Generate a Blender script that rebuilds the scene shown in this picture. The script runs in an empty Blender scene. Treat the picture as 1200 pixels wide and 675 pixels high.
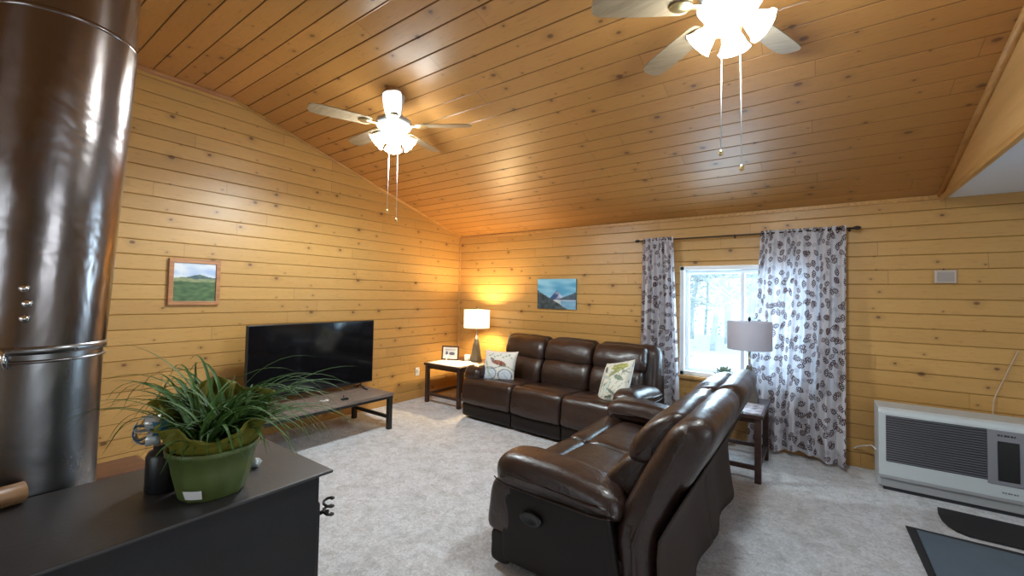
import bpy, math, random
from math import sin, cos, pi, radians as R, sqrt
from mathutils import Vector, Matrix, noise
random.seed(7)
SC = bpy.context.scene
COL = SC.collection

# ------------------------------------------------------------------ camera
F, PY = 494.538, 329.843
YAW, PITCH, ROLL = 0.625270952, 0.0332897908, 0.0186768310
CAM = Vector((4.68654253, -5.04213903, 1.50709675))
fw = Vector((-sin(YAW)*cos(PITCH), cos(YAW)*cos(PITCH), sin(PITCH)))
r0 = Vector((cos(YAW), sin(YAW), 0)); u0 = r0.cross(fw)
rt = cos(ROLL)*r0 + sin(ROLL)*u0; up = cos(ROLL)*u0 - sin(ROLL)*r0
cd = bpy.data.cameras.new('camera'); cam = bpy.data.objects.new('camera', cd); COL.objects.link(cam)
cam.matrix_world = Matrix(((rt.x, up.x, -fw.x, CAM.x), (rt.y, up.y, -fw.y, CAM.y), (rt.z, up.z, -fw.z, CAM.z), (0, 0, 0, 1)))
cd.sensor_width = 36; cd.lens = F/1200*36; cd.shift_y = (PY-337.5)/1200; cd.clip_start = .02; cd.clip_end = 200
SC.camera = cam
vs = SC.view_settings
vs.view_transform = 'Standard'; vs.look = 'None'; vs.gamma = 1; vs.use_curve_mapping = False; vs.exposure = 0.85
SC.cycles.max_bounces = 10; SC.cycles.diffuse_bounces = 6; SC.cycles.glossy_bounces = 4
SC.cycles.transmission_bounces = 6; SC.cycles.transparent_max_bounces = 12
SC.cycles.sample_clamp_indirect = 6; SC.cycles.caustics_reflective = False; SC.cycles.caustics_refractive = False
SC.cycles.use_denoising = True

# ------------------------------------------------------------------ node helper
class N:
    def __init__(s, name, rough=.5, metal=0., base=(.5, .5, .5), **kw):
        s.m = bpy.data.materials.new(name); s.m.use_nodes = True
        s.t = s.m.node_tree; s.b = s.t.nodes['Principled BSDF']; s.out = s.t.nodes['Material Output']
        s.b.inputs['Base Color'].default_value = (*base, 1); s.b.inputs['Roughness'].default_value = rough
        s.b.inputs['Metallic'].default_value = metal
        for k, v in kw.items(): s.b.inputs[k.replace('_', ' ')].default_value = v
    def n(s, t, **kw):
        x = s.t.nodes.new(t)
        for k, v in kw.items(): setattr(x, k, v)
        return x
    def l(s, a, b): s.t.links.new(a, b)
    def put(s, sock, v):
        if hasattr(v, 'is_output'): s.l(v, sock)
        else: sock.default_value = v
    def math(s, op, a, b=0., c=None, clamp=False):
        x = s.n('ShaderNodeMath', operation=op, use_clamp=clamp); s.put(x.inputs[0], a); s.put(x.inputs[1], b)
        if c is not None: s.put(x.inputs[2], c)
        return x.outputs[0]
    def mix(s, f, a, b, blend='MIX'):
        x = s.n('ShaderNodeMix', data_type='RGBA', blend_type=blend); s.put(x.inputs[0], f)
        for i, v in ((6, a), (7, b)): s.put(x.inputs[i], (*v, 1) if isinstance(v, tuple) and len(v) == 3 else v)
        return x.outputs[2]
    def uv(s): return s.n('ShaderNodeTexCoord').outputs['UV']
    def obj(s): return s.n('ShaderNodeTexCoord').outputs['Object']
    def sep(s, v):
        x = s.n('ShaderNodeSeparateXYZ'); s.l(v, x.inputs[0]); return x.outputs
    def com(s, x=0., y=0., z=0.):
        c = s.n('ShaderNodeCombineXYZ'); s.put(c.inputs[0], x); s.put(c.inputs[1], y); s.put(c.inputs[2], z); return c.outputs[0]
    def noise(s, v, scale, detail=3., rough=.5, dist=0.):
        x = s.n('ShaderNodeTexNoise'); s.l(v, x.inputs['Vector']); x.inputs['Scale'].default_value = scale
        x.inputs['Detail'].default_value = detail; x.inputs['Roughness'].default_value = rough; x.inputs['Distortion'].default_value = dist
        return x.outputs['Fac']
    def white(s, v):
        x = s.n('ShaderNodeTexWhiteNoise'); s.l(v, x.inputs['Vector']); return x.outputs['Value']
    def ramp(s, f, stops):
        x = s.n('ShaderNodeValToRGB'); s.put(x.inputs[0], f); e = x.color_ramp.elements
        while len(e) < len(stops): e.new(.5)
        for i, (p, c) in enumerate(stops): e[i].position = p; e[i].color = (*c, 1) if len(c) == 3 else c
        return x.outputs[0]
    def col(s, v): s.l(v, s.b.inputs['Base Color'])
    def bump(s, h, strength=.3, dist=.01):
        x = s.n('ShaderNodeBump'); s.l(h, x.inputs['Height']); x.inputs['Strength'].default_value = strength
        x.inputs['Distance'].default_value = dist; s.l(x.outputs[0], s.b.inputs['Normal'])

def plain(name, c, rough=.5, metal=0., bump=None, var=0., **kw):
    k = N(name, rough, metal, c, **kw)
    if bump: k.bump(k.noise(k.obj(), bump[0], 4), bump[1], .005)
    if var:
        f = k.noise(k.obj(), 6, 4)
        k.col(k.mix(f, tuple(x*(1-var) for x in c), tuple(min(1, x*(1+var)) for x in c)))
    return k.m

PITCHW = .1285
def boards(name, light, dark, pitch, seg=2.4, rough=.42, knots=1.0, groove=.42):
    """timber boards; UV in metres, u along the board and v across it"""
    k = N(name, rough); s = k.sep(k.uv()); u, v = s[0], s[1]
    row = k.math('FLOOR', k.math('DIVIDE', v, pitch))
    off = k.math('MULTIPLY', k.white(k.com(row, 3.7)), seg)
    su = k.math('DIVIDE', k.math('ADD', u, off), seg)
    sg = k.math('FLOOR', su); idv = k.com(row, sg, 1.3)
    tone = k.white(idv); tone2 = k.white(k.com(sg, row, 9.1))
    vv = k.math('ADD', v, k.math('MULTIPLY', tone, 7.))
    g = k.com(k.math('MULTIPLY', u, 2.2), k.math('MULTIPLY', vv, 34.), k.math('MULTIPLY', tone2, 5.))
    grain = k.noise(g, 1., 5, .6, .6)
    broad = k.noise(k.com(k.math('MULTIPLY', u, .9), k.math('MULTIPLY', vv, 7.), 0.), 1., 2)
    base = k.mix(k.math('MULTIPLY', k.math('ADD', grain, broad), .5), dark, light)
    base = k.mix(k.math('MULTIPLY', tone2, .75), base, tuple(x*y for x, y in zip(light, (.72, .66, .56))), 'MIX'); sp = k.noise(k.com(k.math('MULTIPLY', u, 9.), k.math('MULTIPLY', vv, 60.), 3.), 1., 3, .7)
    base = k.mix(k.math('MULTIPLY', k.math('SUBTRACT', sp, .56, clamp=True), 3.5, clamp=True), base, tuple(x*.6 for x in dark))
    # knots
    kv = k.com(k.math('MULTIPLY', u, 3.1), k.math('ADD', k.math('MULTIPLY', v, 7.8), k.math('MULTIPLY', tone, .0)), 0.)
    vo = k.n('ShaderNodeTexVoronoi', voronoi_dimensions='2D'); k.l(kv, vo.inputs['Vector']); vo.inputs['Scale'].default_value = 1.
    loc = k.n('ShaderNodeVectorMath', operation='SUBTRACT'); k.l(kv, loc.inputs[0]); k.l(vo.outputs['Position'], loc.inputs[1])
    ls = k.sep(loc.outputs[0]); c = k.sep(vo.outputs['Color'])
    rr = k.math('MULTIPLY_ADD', k.math('POWER', c[1], 2.), .075, .024)
    d = k.math('SQRT', k.math('ADD', k.math('POWER', k.math('MULTIPLY', ls[0], 1.), 2.), k.math('POWER', k.math('MULTIPLY', ls[1], .55), 2.)))
    kn = k.math('SUBTRACT', 1., k.math('DIVIDE', d, rr), clamp=True)
    halo = k.math('SUBTRACT', 1., k.math('DIVIDE', d, k.math('MULTIPLY', rr, 3.2)), clamp=True)
    ex = k.math('LESS_THAN', c[0], .5*knots)
    base = k.mix(k.math('MULTIPLY', k.math('MULTIPLY', halo, ex), .55), base, tuple(x*.62 for x in dark))
    base = k.mix(k.math('MULTIPLY', k.math('MULTIPLY', k.math('MULTIPLY', kn, 2.2, clamp=True), ex), .85), base, (.11, .035, .012))
    # butt joints and the seam of each board
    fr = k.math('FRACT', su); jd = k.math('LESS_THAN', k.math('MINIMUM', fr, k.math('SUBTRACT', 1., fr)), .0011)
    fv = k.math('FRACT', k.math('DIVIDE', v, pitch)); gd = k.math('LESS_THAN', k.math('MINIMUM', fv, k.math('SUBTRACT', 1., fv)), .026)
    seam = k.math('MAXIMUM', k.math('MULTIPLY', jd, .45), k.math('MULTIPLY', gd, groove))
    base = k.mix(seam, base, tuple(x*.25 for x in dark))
    k.col(base); k.bump(grain, .12, .004)
    k.b.inputs['Coat Weight'].default_value = .12; k.b.inputs['Coat Roughness'].default_value = .3
    return k.m

def wood(name, light, dark, axis=0, rough=.45, sc=1.):
    k = N(name, rough); s = k.sep(k.obj()); q = [s[0], s[1], s[2]]
    m = [k.math('MULTIPLY', q[i], (3. if i == axis else 38.)*sc) for i in range(3)]
    g = k.noise(k.com(*m), 1., 5, .62, .5); k.col(k.ramp(g, [(.3, dark), (.7, light)])); k.bump(g, .15, .003)
    return k.m

MAT = {}
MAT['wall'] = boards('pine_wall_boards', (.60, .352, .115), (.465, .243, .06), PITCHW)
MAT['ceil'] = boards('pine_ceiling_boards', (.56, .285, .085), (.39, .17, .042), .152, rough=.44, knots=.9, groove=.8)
MAT['pine_trim'] = wood('pine_trim_wood', (.62, .36, .12), (.42, .2, .06), 1, .4)
MAT['trim_red'] = wood('reddish_trim_wood', (.5, .24, .1), (.3, .12, .045), 1, .4)
MAT['plywood'] = wood('fascia_panel_wood', (.68, .42, .17), (.56, .32, .11), 1, .4, .4)
MAT['white_ceiling'] = plain('white_ceiling_paint', (.74, .80, .88), .9, bump=(60, .1))
MAT['white_vinyl'] = plain('white_vinyl', (.8, .84, .88), .35)
MAT['white_wall'] = plain('cream_wall_paint', (.6, .5, .38), .9, bump=(60, .05))

def carpet():
    k = N('carpet_pile', .95); o = k.obj()
    f = k.noise(o, 60., 4, .7); f2 = k.noise(o, 5.5, 4, .6); f3 = k.noise(o, 220., 2, .6)
    c = k.ramp(f, [(.36, (.66, .67, .70)), (.64, (.93, .94, .98))])
    f4 = k.ramp(k.noise(o, 15., 6, .78, .8), [(.44, (1, 1, 1)), (.62, (.74, .73, .72))]); c = k.mix(k.math('MULTIPLY', k.math('SUBTRACT', f2, .47, clamp=True), 4., clamp=True), c, k.mix(.45, c, (.44, .42, .40))); c = k.mix(1., c, f4, 'MULTIPLY')
    k.col(c); k.bump(k.math('ADD', f, f3), .9, .012)
    k.b.inputs['Sheen Weight'].default_value = .2
    return k.m
MAT['carpet'] = carpet()

def leather(name, a, b):
    k = N(name, .33); o = k.obj()
    f = k.noise(o, 5., 4, .6); cr = k.n('ShaderNodeTexVoronoi'); k.l(o, cr.inputs['Vector']); cr.inputs['Scale'].default_value = 260.
    k.col(k.mix(f, a, b)); w = k.noise(o, 16., 4, .6, 1.2)
    k.bump(k.math('ADD', k.math('MULTIPLY', cr.outputs['Distance'], .12), k.math('MULTIPLY', w, 1.)), .42, .012)
    r = k.math('MULTIPLY_ADD', k.noise(o, 9., 3), .22, .22); k.l(r, k.b.inputs['Roughness'])
    k.b.inputs['Coat Weight'].default_value = .25; k.b.inputs['Coat Roughness'].default_value = .2
    return k.m
MAT['leather'] = leather('brown_leather', (.015, .007, .005), (.040, .018, .012))
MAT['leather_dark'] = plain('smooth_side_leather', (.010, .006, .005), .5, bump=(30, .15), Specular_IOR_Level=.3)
MAT['skirt'] = plain('brown_backing_fabric', (.04, .026, .021), .85, bump=(300, .3))
MAT['black_plastic'] = plain('black_plastic', (.012, .012, .013), .35)
MAT['black_metal'] = plain('black_painted_metal', (.02, .018, .018), .42, .3)
MAT['dark_wood'] = wood('dark_espresso_wood', (.06, .03, .022), (.025, .012, .01), 0, .38)
MAT['grey_wood'] = wood('weathered_grey_wood_top', (.26, .2, .165), (.12, .085, .07), 1, .5)
MAT['screen'] = plain('tv_glass', (.004, .004, .005), .08, Specular_IOR_Level=.6)
MAT['steel'] = None
def steel(name, c, r):
    k = N(name, r, 1., c); o = k.obj(); s = k.sep(o)
    v = k.com(s[0], s[1], k.math('MULTIPLY', s[2], .18))
    f = k.noise(v, 26., 4, .6); d = k.noise(o, 2.6, 3, .5, .8); st = k.noise(k.com(s[0], s[1], k.math('MULTIPLY', s[2], .5)), 7., 5, .7, 1.5)
    k.col(k.mix(k.math('MULTIPLY', k.math('SUBTRACT', st, .4, clamp=True), 1.6, clamp=True), c, tuple(x*.7 for x in c)))
    k.l(k.math('MULTIPLY_ADD', st, .16, r-.05), k.b.inputs['Roughness'])
    k.bump(k.math('ADD', k.math('MULTIPLY', f, .05), k.math('MULTIPLY', d, 1.)), .22, .05)
    return k.m
MAT['steel'] = steel('stainless_flue_steel', (.24, .21, .205), .2)
MAT['steel2'] = steel('dull_flue_steel', (.25, .245, .25), .26)
MAT['chrome'] = plain('bright_steel', (.7, .7, .72), .12, 1.)
MAT['iron'] = plain('stove_iron', (.016, .016, .018), .45, .4, bump=(90, .15), var=.3)
MAT['iron_top'] = plain('stove_top_iron', (.05, .047, .049), .45, .3, bump=(70, .12), var=.3)
MAT['brass'] = plain('antique_brass', (.62, .5, .25), .3, 1.)
MAT['fan_white'] = plain('fan_white_enamel', (.55, .58, .6), .3)
MAT['blade'] = wood('fan_blade_wood', (.36, .27, .17), (.24, .17, .10), 0, .4)
MAT['pot'] = plain('green_plastic_pot', (.085, .115, .03), .45, var=.25, Subsurface_Weight=.05)
MAT['soil'] = plain('potting_soil', (.03, .02, .012), .95, bump=(120, 1.))
MAT['cream'] = plain('cream_plastic', (.72, .72, .70), .4)
MAT['heater_white'] = plain('heater_enamel', (.52, .56, .58), .38)
MAT['heater_grey'] = plain('heater_grey_panel', (.22, .22, .245), .45)
MAT['heater_low'] = plain('heater_lower_grey', (.30, .305, .31), .45)
MAT['slat'] = plain('heater_slat_metal', (.13, .13, .15), .4, .5)
MAT['slot'] = plain('heater_inner_dark', (.02, .02, .024), .6)
MAT['mat_blue'] = plain('blue_grey_mat_pile', (.10, .135, .175), .95, bump=(400, .8), var=.15)
MAT['mat_black'] = plain('black_rubber_mat', (.012, .012, .015), .8, bump=(300, .6))
MAT['lamp_base'] = plain('pewter_lamp_base', (.13, .12, .10), .4, .5, bump=(140, .4), var=.25)
MAT['ceramic'] = plain('white_ceramic', (.78, .77, .74), .25)
MAT['runner'] = plain('white_table_cloth', (.78, .76, .74), .9, bump=(240, .5))
MAT['paper_mat'] = plain('white_paper', (.8, .8, .8), .8)
MAT['snow'] = plain('snow_cover', (.9, .93, .97), .9, bump=(3, .3))
MAT['bark'] = plain('frosted_bark', (.62, .66, .68), .9, bump=(14, 1.), var=.4)
MAT['needles'] = plain('frosted_needles', (.32, .46, .44), .9, var=.4)
MAT['blade_leaf'] = None
def leafmat(name, a, b, tr=.35):
    k = N(name, .62, Specular_IOR_Level=.3); f = k.noise(k.obj(), 9., 3); c = k.mix(f, a, b); k.col(c)
    t = k.n('ShaderNodeBsdfTranslucent'); k.l(c, t.inputs[0]); m = k.n('ShaderNodeMixShader'); m.inputs[0].default_value = tr
    k.l(k.b.outputs[0], m.inputs[1]); k.l(t.outputs[0], m.inputs[2]); k.l(m.outputs[0], k.out.inputs[0]); return k.m
MAT['blade_leaf'] = leafmat('grass_leaf_green', (.025, .075, .018), (.11, .22, .05), .25)
MAT['wrap'] = leafmat('yellow_green_wrap', (.24, .21, .02), (.13, .15, .02), .35)
def shade_mat(name, c, e, ecol):
    k = N(name, .8, base=c); t = k.n('ShaderNodeBsdfTranslucent'); t.inputs[0].default_value = (*c, 1)
    m = k.n('ShaderNodeMixShader'); m.inputs[0].default_value = .5
    k.b.inputs['Emission Color'].default_value = (*ecol, 1); k.b.inputs['Emission Strength'].default_value = e
    k.l(k.b.outputs[0], m.inputs[1]); k.l(t.outputs[0], m.inputs[2]); k.l(m.outputs[0], k.out.inputs[0]); return k.m
MAT['shade'] = shade_mat('lamp_shade_linen', (.70, .76, .84), 0., (1, .8, .5))
MAT['shade_off'] = shade_mat('lamp_shade_grey_linen', (.66, .64, .70), 0., (1, 1, 1))
def emis(name, c, s):
    k = N(name, .4, base=(.9, .9, .9)); k.b.inputs['Emission Color'].default_value = (*c, 1); k.b.inputs['Emission Strength'].default_value = s; return k.m
MAT['glow_glass'] = emis('lit_frosted_glass', (.88, .98, 1.), 30.)
MAT['warm_bulb'] = emis('warm_bulb', (1., .62, .22), 40.)
def glass():
    k = N('window_glass', .0); k.t.nodes.remove(k.b)
    t = k.n('ShaderNodeBsdfTransparent'); t.inputs[0].default_value = (.93, .97, .97, 1); g = k.n('ShaderNodeBsdfGlossy'); g.inputs['Roughness'].default_value = .02
    m = k.n('ShaderNodeMixShader'); m.inputs[0].default_value = .06
    k.l(t.outputs[0], m.inputs[1]); k.l(g.outputs[0], m.inputs[2]); k.l(m.outputs[0], k.out.inputs[0]); return k.m
MAT['glass'] = glass()
def screenmesh():
    k = N('insect_screen_mesh', .6, base=(.12, .16, .22)); t = k.n('ShaderNodeBsdfTransparent'); m = k.n('ShaderNodeMixShader'); m.inputs[0].default_value = .35
    k.l(t.outputs[0], m.inputs[1]); k.l(k.b.outputs[0], m.inputs[2]); k.l(m.outputs[0], k.out.inputs[0]); return k.m
MAT['screen_mesh'] = screenmesh()
def vcol(name, rough=.6, bump=None):
    k = N(name, rough); a = k.n('ShaderNodeVertexColor'); a.layer_name = 'Col'; k.l(a.outputs[0], k.b.inputs['Base Color'])
    if bump: k.bump(k.noise(k.obj(), bump[0], 3), bump[1], .003)
    return k.m
MAT['art'] = vcol('painted_surface', .55); MAT['print_cloth'] = vcol('printed_cushion_cloth', .9, (500, .5))

def curtain_mat():
    k = N('leaf_print_curtain', .9); uv = k.uv()
    def sprig(base, cell, off, thr, col, L, leaf, wid, stp):
        sc = k.n('ShaderNodeVectorMath', operation='MULTIPLY_ADD'); k.l(uv, sc.inputs[0]); sc.inputs[1].default_value = (1/cell,)*3; sc.inputs[2].default_value = (off, off*1.7, 0)
        vo = k.n('ShaderNodeTexVoronoi', voronoi_dimensions='2D'); k.l(sc.outputs[0], vo.inputs['Vector']); vo.inputs['Scale'].default_value = 1; vo.inputs['Randomness'].default_value = .75
        d = k.n('ShaderNodeVectorMath', operation='SUBTRACT'); k.l(sc.outputs[0], d.inputs[0]); k.l(vo.outputs['Position'], d.inputs[1])
        c = k.sep(vo.outputs['Color'])
        ro = k.n('ShaderNodeVectorRotate', rotation_type='Z_AXIS'); k.l(d.outputs[0], ro.inputs['Vector']); k.l(k.math('MULTIPLY', c[0], 6.283), ro.inputs['Angle'])
        s = k.sep(ro.outputs[0]); x = k.math('MULTIPLY', s[0], cell); y = k.math('ABSOLUTE', k.math('ADD', k.math('MULTIPLY', s[1], cell), k.math('MULTIPLY', k.math('POWER', x, 2.), 4.)))
        xs = k.math('SUBTRACT', x, k.math('MULTIPLY', y, .8))
        xm = k.math('MULTIPLY', k.math('SUBTRACT', k.math('FRACT', k.math('DIVIDE', xs, stp)), .5), stp)
        # pointed leaf in (xm across, y along)
        t = k.math('DIVIDE', y, k.math('MULTIPLY', leaf, k.math('SUBTRACT', 1.05, k.math('POWER', k.math('DIVIDE', x, L), 2.)))); w = k.math('MULTIPLY', k.math('MULTIPLY', t, k.math('SUBTRACT', 1., t)), 4*wid)
        m1 = k.math('LESS_THAN', k.math('ABSOLUTE', xm), w)
        stem = k.math('LESS_THAN', y, .0012)
        m = k.math('MAXIMUM', m1, stem); m = k.math('MULTIPLY', m, k.math('LESS_THAN', k.math('ABSOLUTE', x), L)); m = k.math('MULTIPLY', m, k.math('GREATER_THAN', c[1], thr))
        return k.mix(m, base, col)
    b = sprig((.64, .63, .68), .10, 3.3, .3, (.36, .36, .42), .034, .022, .0045, .016)
    b = sprig(b, .105, 0., .12, (.06, .028, .032), .040, .029, .0085, .021)
    b = sprig(b, .115, 7.1, .3, (.10, .05, .058), .036, .026, .0078, .020)
    k.col(b); t = k.n('ShaderNodeBsdfTranslucent'); k.l(b, t.inputs[0]); m = k.n('ShaderNodeMixShader'); m.inputs[0].default_value = .3
    k.l(k.b.outputs[0], m.inputs[1]); k.l(t.outputs[0], m.inputs[2]); k.l(m.outputs[0], k.out.inputs[0]); return k.m
MAT['curtain'] = curtain_mat()

# ------------------------------------------------------------------ mesh helper
class M:
    def __init__(s): s.v = []; s.f = []; s.uv = {}; s.sharp = False
    def add(s, vs, fs):
        o = len(s.v); s.v += [tuple(v) for v in vs]; s.f += [tuple(i+o for i in f) for f in fs]; return o
    def box(s, x0, x1, y0, y1, z0, z1, mat=None):
        vs = [(x, y, z) for z in (z0, z1) for y in (y0, y1) for x in (x0, x1)]
        if mat is not None: vs = [mat @ Vector(v) for v in vs]
        s.add(vs, [(0, 2, 3, 1), (4, 5, 7, 6), (0, 1, 5, 4), (1, 3, 7, 5), (3, 2, 6, 7), (2, 0, 4, 6)]); return s
    def lathe(s, pts, n=32, mat=None, cap=True, wob=None):
        vs = []
        for j, (r, z) in enumerate(pts):
            for i in range(n):
                a = 2*pi*i/n; rr = r*(wob(a, z) if wob else 1); vs.append(Vector((rr*cos(a), rr*sin(a), z)))
        if mat is not None: vs = [mat @ v for v in vs]
        fs = [(j*n+i, j*n+(i+1) % n, (j+1)*n+(i+1) % n, (j+1)*n+i) for j in range(len(pts)-1) for i in range(n)]
        if cap:
            if pts[0][0] > 1e-5: fs.append(tuple(range(n))[::-1])
            if pts[-1][0] > 1e-5: fs.append(tuple((len(pts)-1)*n+i for i in range(n)))
        s.add(vs, fs); return s
    def tube(s, path, r, n=8):
        path = [Vector(p) for p in path]; rad = r if callable(r) else (lambda t: r); vs = []; up_ = Vector((0, 0, 1))
        for i, p in enumerate(path):
            d = (path[min(i+1, len(path)-1)]-path[max(i-1, 0)]).normalized()
            a = d.cross(up_ if abs(d.z) < .95 else Vector((1, 0, 0))).normalized(); b = d.cross(a)
            q = rad(i/(len(path)-1))
            for j in range(n): vs.append(p+a*q*cos(2*pi*j/n)+b*q*sin(2*pi*j/n))
        L = len(path)
        fs = [(i*n+j, i*n+(j+1) % n, (i+1)*n+(j+1) % n, (i+1)*n+j) for i in range(L-1) for j in range(n)]
        fs += [tuple(range(n))[::-1], tuple((L-1)*n+j for j in range(n))]; s.add(vs, fs); return s
    def grid(s, nu, nv, fn, two=0.):
        vs = [Vector(fn(i/nu, j/nv)) for j in range(nv+1) for i in range(nu+1)]
        fs = [(j*(nu+1)+i, j*(nu+1)+i+1, (j+1)*(nu+1)+i+1, (j+1)*(nu+1)+i) for j in range(nv) for i in range(nu)]
        s.add(vs, fs); return s
    def loft(s, prof, x0, x1, er=.04, nm=10, bulge=0., dfm=None, k=5):
        """closed (y,z) profile swept along x with rounded ends"""
        n = len(prof); area = sum(prof[i][0]*prof[(i+1) % n][1]-prof[(i+1) % n][0]*prof[i][1] for i in range(n))
        sg = 1 if area > 0 else -1; nr = []
        for i in range(n):
            a, b = prof[i-1], prof[(i+1) % n]; d = Vector((b[0]-a[0], b[1]-a[1])).normalized(); nr.append((d.y*sg, -d.x*sg))
        rings = []
        for i in range(k): a = i/k*pi/2; rings.append((x0+er*(1-cos(a)), er*(1-sin(a))))
        for i in range(nm+1): rings.append((x0+er+(x1-x0-2*er)*i/nm, 0.))
        for i in range(k-1, -1, -1): a = i/k*pi/2; rings.append((x1-er*(1-cos(a)), er*(1-sin(a))))
        vs = []
        for x, ins in rings:
            t = (x-x0)/(x1-x0); b = bulge*max(0, sin(pi*t))**.7
            for (y, z), (ny, nz) in zip(prof, nr): vs.append(Vector((x, y+ny*(b-ins), z+nz*(b-ins))))
        L = len(rings); cy = sum(p[0] for p in prof)/n; cz = sum(p[1] for p in prof)/n
        fs = [(i*n+j, (i+1)*n+j, (i+1)*n+(j+1) % n, i*n+(j+1) % n) for i in range(L-1) for j in range(n)]
        for e, base_ in ((0, 0), (1, (L-1)*n)):
            prev = base_
            for q in (.85, .68, .48, .26):
                st = len(vs)
                for j in range(n):
                    w_ = vs[base_+j]; vs.append(Vector((w_.x+(1-q)*er*.12*(1 if e else -1), cy+(w_.y-cy)*q, cz+(w_.z-cz)*q)))
                fs += [((prev+j, prev+(j+1) % n, st+(j+1) % n, st+j) if e == 0 else (prev+j, st+j, st+(j+1) % n, prev+(j+1) % n)) for j in range(n)]
                prev = st
            vs.append(Vector((x0-er*.1 if e == 0 else x1+er*.1, cy, cz)))
            fs += [(len(vs)-1, prev+j, prev+(j+1) % n) if e else (len(vs)-1, prev+(j+1) % n, prev+j) for j in range(n)]
        if dfm: vs = [Vector(dfm(v)) for v in vs]
        s.add(vs, fs); return s
    def build(s, name, mat, parent=None, smooth=True, bevel=0., fix=True, solid=0., sub=0, uv=None, cols=None):
        me = bpy.data.meshes.new(name); me.from_pydata(s.v, [], s.f); me.validate()
        if fix:
            import bmesh
            bm = bmesh.new(); bm.from_mesh(me); bmesh.ops.recalc_face_normals(bm, faces=bm.faces); bm.to_mesh(me); bm.free()
        me.materials.append(MAT[mat] if isinstance(mat, str) else mat)
        if uv:
            l = me.uv_layers.new(name='UVMap')
            for lp in me.loops: l.data[lp.index].uv = uv(lp.vertex_index)
        if cols:
            ca = me.color_attributes.new('Col', 'FLOAT_COLOR', 'POINT')
            for i in range(len(me.vertices)): ca.data[i].color = (*cols(i), 1)
        for p in me.polygons: p.use_smooth = smooth
        o = bpy.data.objects.new(name, me); COL.objects.link(o)
        if parent is not None: o.parent = parent
        if solid: m = o.modifiers.new('thick', 'SOLIDIFY'); m.thickness = solid
        if bevel: m = o.modifiers.new('bevel', 'BEVEL'); m.width = bevel; m.segments = 2; m.limit_method = 'ANGLE'; m.angle_limit = R(40)
        if sub: m = o.modifiers.new('sub', 'SUBSURF'); m.levels = sub; m.render_levels = sub
        if smooth and (bevel or s.sharp):
            me.set_sharp_from_angle(angle=R(40)) if hasattr(me, 'set_sharp_from_angle') else None
        return o

def spline(pts, n=5, closed=True):
    out = []; L = len(pts)
    for i in range(L if closed else L-1):
        p = [pts[(i+k-1) % L] if closed else pts[min(max(i+k-1, 0), L-1)] for k in range(4)]
        for j in range(n):
            t = j/n
            out.append(tuple(.5*(2*p[1][d]+(p[2][d]-p[0][d])*t+(2*p[0][d]-5*p[1][d]+4*p[2][d]-p[3][d])*t*t+(3*p[1][d]-p[0][d]-3*p[2][d]+p[3][d])*t**3) for d in range(len(p[0]))))
    if not closed: out.append(tuple(pts[-1]))
    return out
def thing(name, label, cat, loc=(0, 0, 0), rz=0., group=None):
    o = bpy.data.objects.new(name, None); COL.objects.link(o); o.location = loc; o.rotation_euler = (0, 0, rz); o.empty_display_size = .1
    o['label'] = label; o['category'] = cat
    if group: o['group'] = group
    return o
def tag(o, label, cat, group=None):
    o['label'] = label; o['category'] = cat
    if group: o['group'] = group
    return o
def struct(o, label=None):
    o['kind'] = 'structure'
    if label: o['label'] = label
    return o
def T(x, y, z): return Matrix.Translation((x, y, z))
def RX(a): return Matrix.Rotation(a, 4, 'X')
def RY(a): return Matrix.Rotation(a, 4, 'Y')
def RZ(a): return Matrix.Rotation(a, 4, 'Z')

# ------------------------------------------------------------------ room
SL = .29; EAVE = 2.44; YR = -3.345; ZR = EAVE-SL*YR; YR2 = -4.4; XG = 5.56; YB = YR2-(ZR-EAVE)/SL; XE = 8.6
def ceil_z(y):
    return EAVE-SL*y if y > YR else (ZR if y > YR2 else ZR+SL*(y-YR2))
GW, GD = .006, .007
def rows(z0, z1, pitch, extra=()):
    """v positions and depths of a V grooved cladding"""
    out = []; k = math.floor(z0/pitch)
    while k*pitch <= z1+1e-6:
        c = k*pitch
        for z, d in ((c-GW, 0), (c, GD), (c+GW, 0)):
            if z0 < z < z1: out.append((z, d))
        k += 1
    for e in (z0, z1, *extra): out.append((e, 0))
    return sorted(set(out))
# left wall (gable) at x = 0
def wall_left():
    m = M(); rr = rows(0, ZR+.03, PITCHW, (EAVE, EAVE+.03))
    def yr(z): return 0 if z <= EAVE+.03 else -(z-EAVE-.03)/SL
    def yl(z): return YB if z <= EAVE+.03 else YB+(z-EAVE-.03)/SL
    for z, d in rr: m.v += [(-d, yl(z), z), (-d, yr(z), z)]
    m.f = [(2*i, 2*i+1, 2*i+3, 2*i+2) for i in range(len(rr)-1)]
    return m
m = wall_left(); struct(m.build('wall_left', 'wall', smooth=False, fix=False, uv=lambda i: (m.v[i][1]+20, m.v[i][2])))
WX0, WX1, WZ0, WZ1 = 3.42, 4.66, .65, 1.875
def clad(x0, x1, z0, z1, hole=None):
    m = M(); rr = rows(z0, z1, PITCHW, (hole[2], hole[3]) if hole else ()); xs = sorted({x0, x1} | ({hole[0], hole[1]} if hole else set()))
    nx = len(xs)
    for z, d in rr:
        for x in xs: m.v.append((x, d, z))
    for j in range(len(rr)-1):
        for i in range(nx-1):
            if hole and xs[i] >= hole[0]-1e-6 and xs[i+1] <= hole[1]+1e-6 and rr[j][0] >= hole[2]-1e-6 and rr[j+1][0] <= hole[3]+1e-6: continue
            a = j*nx+i; m.f.append((a, a+1, a+nx+1, a+nx))
    return m
mb = clad(0, XE, 0, EAVE+.03, (WX0, WX1, WZ0, WZ1))
struct(mb.build('wall_back', 'wall', smooth=False, fix=False, uv=lambda i: (mb.v[i][0]+3.3, mb.v[i][2])))
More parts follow.
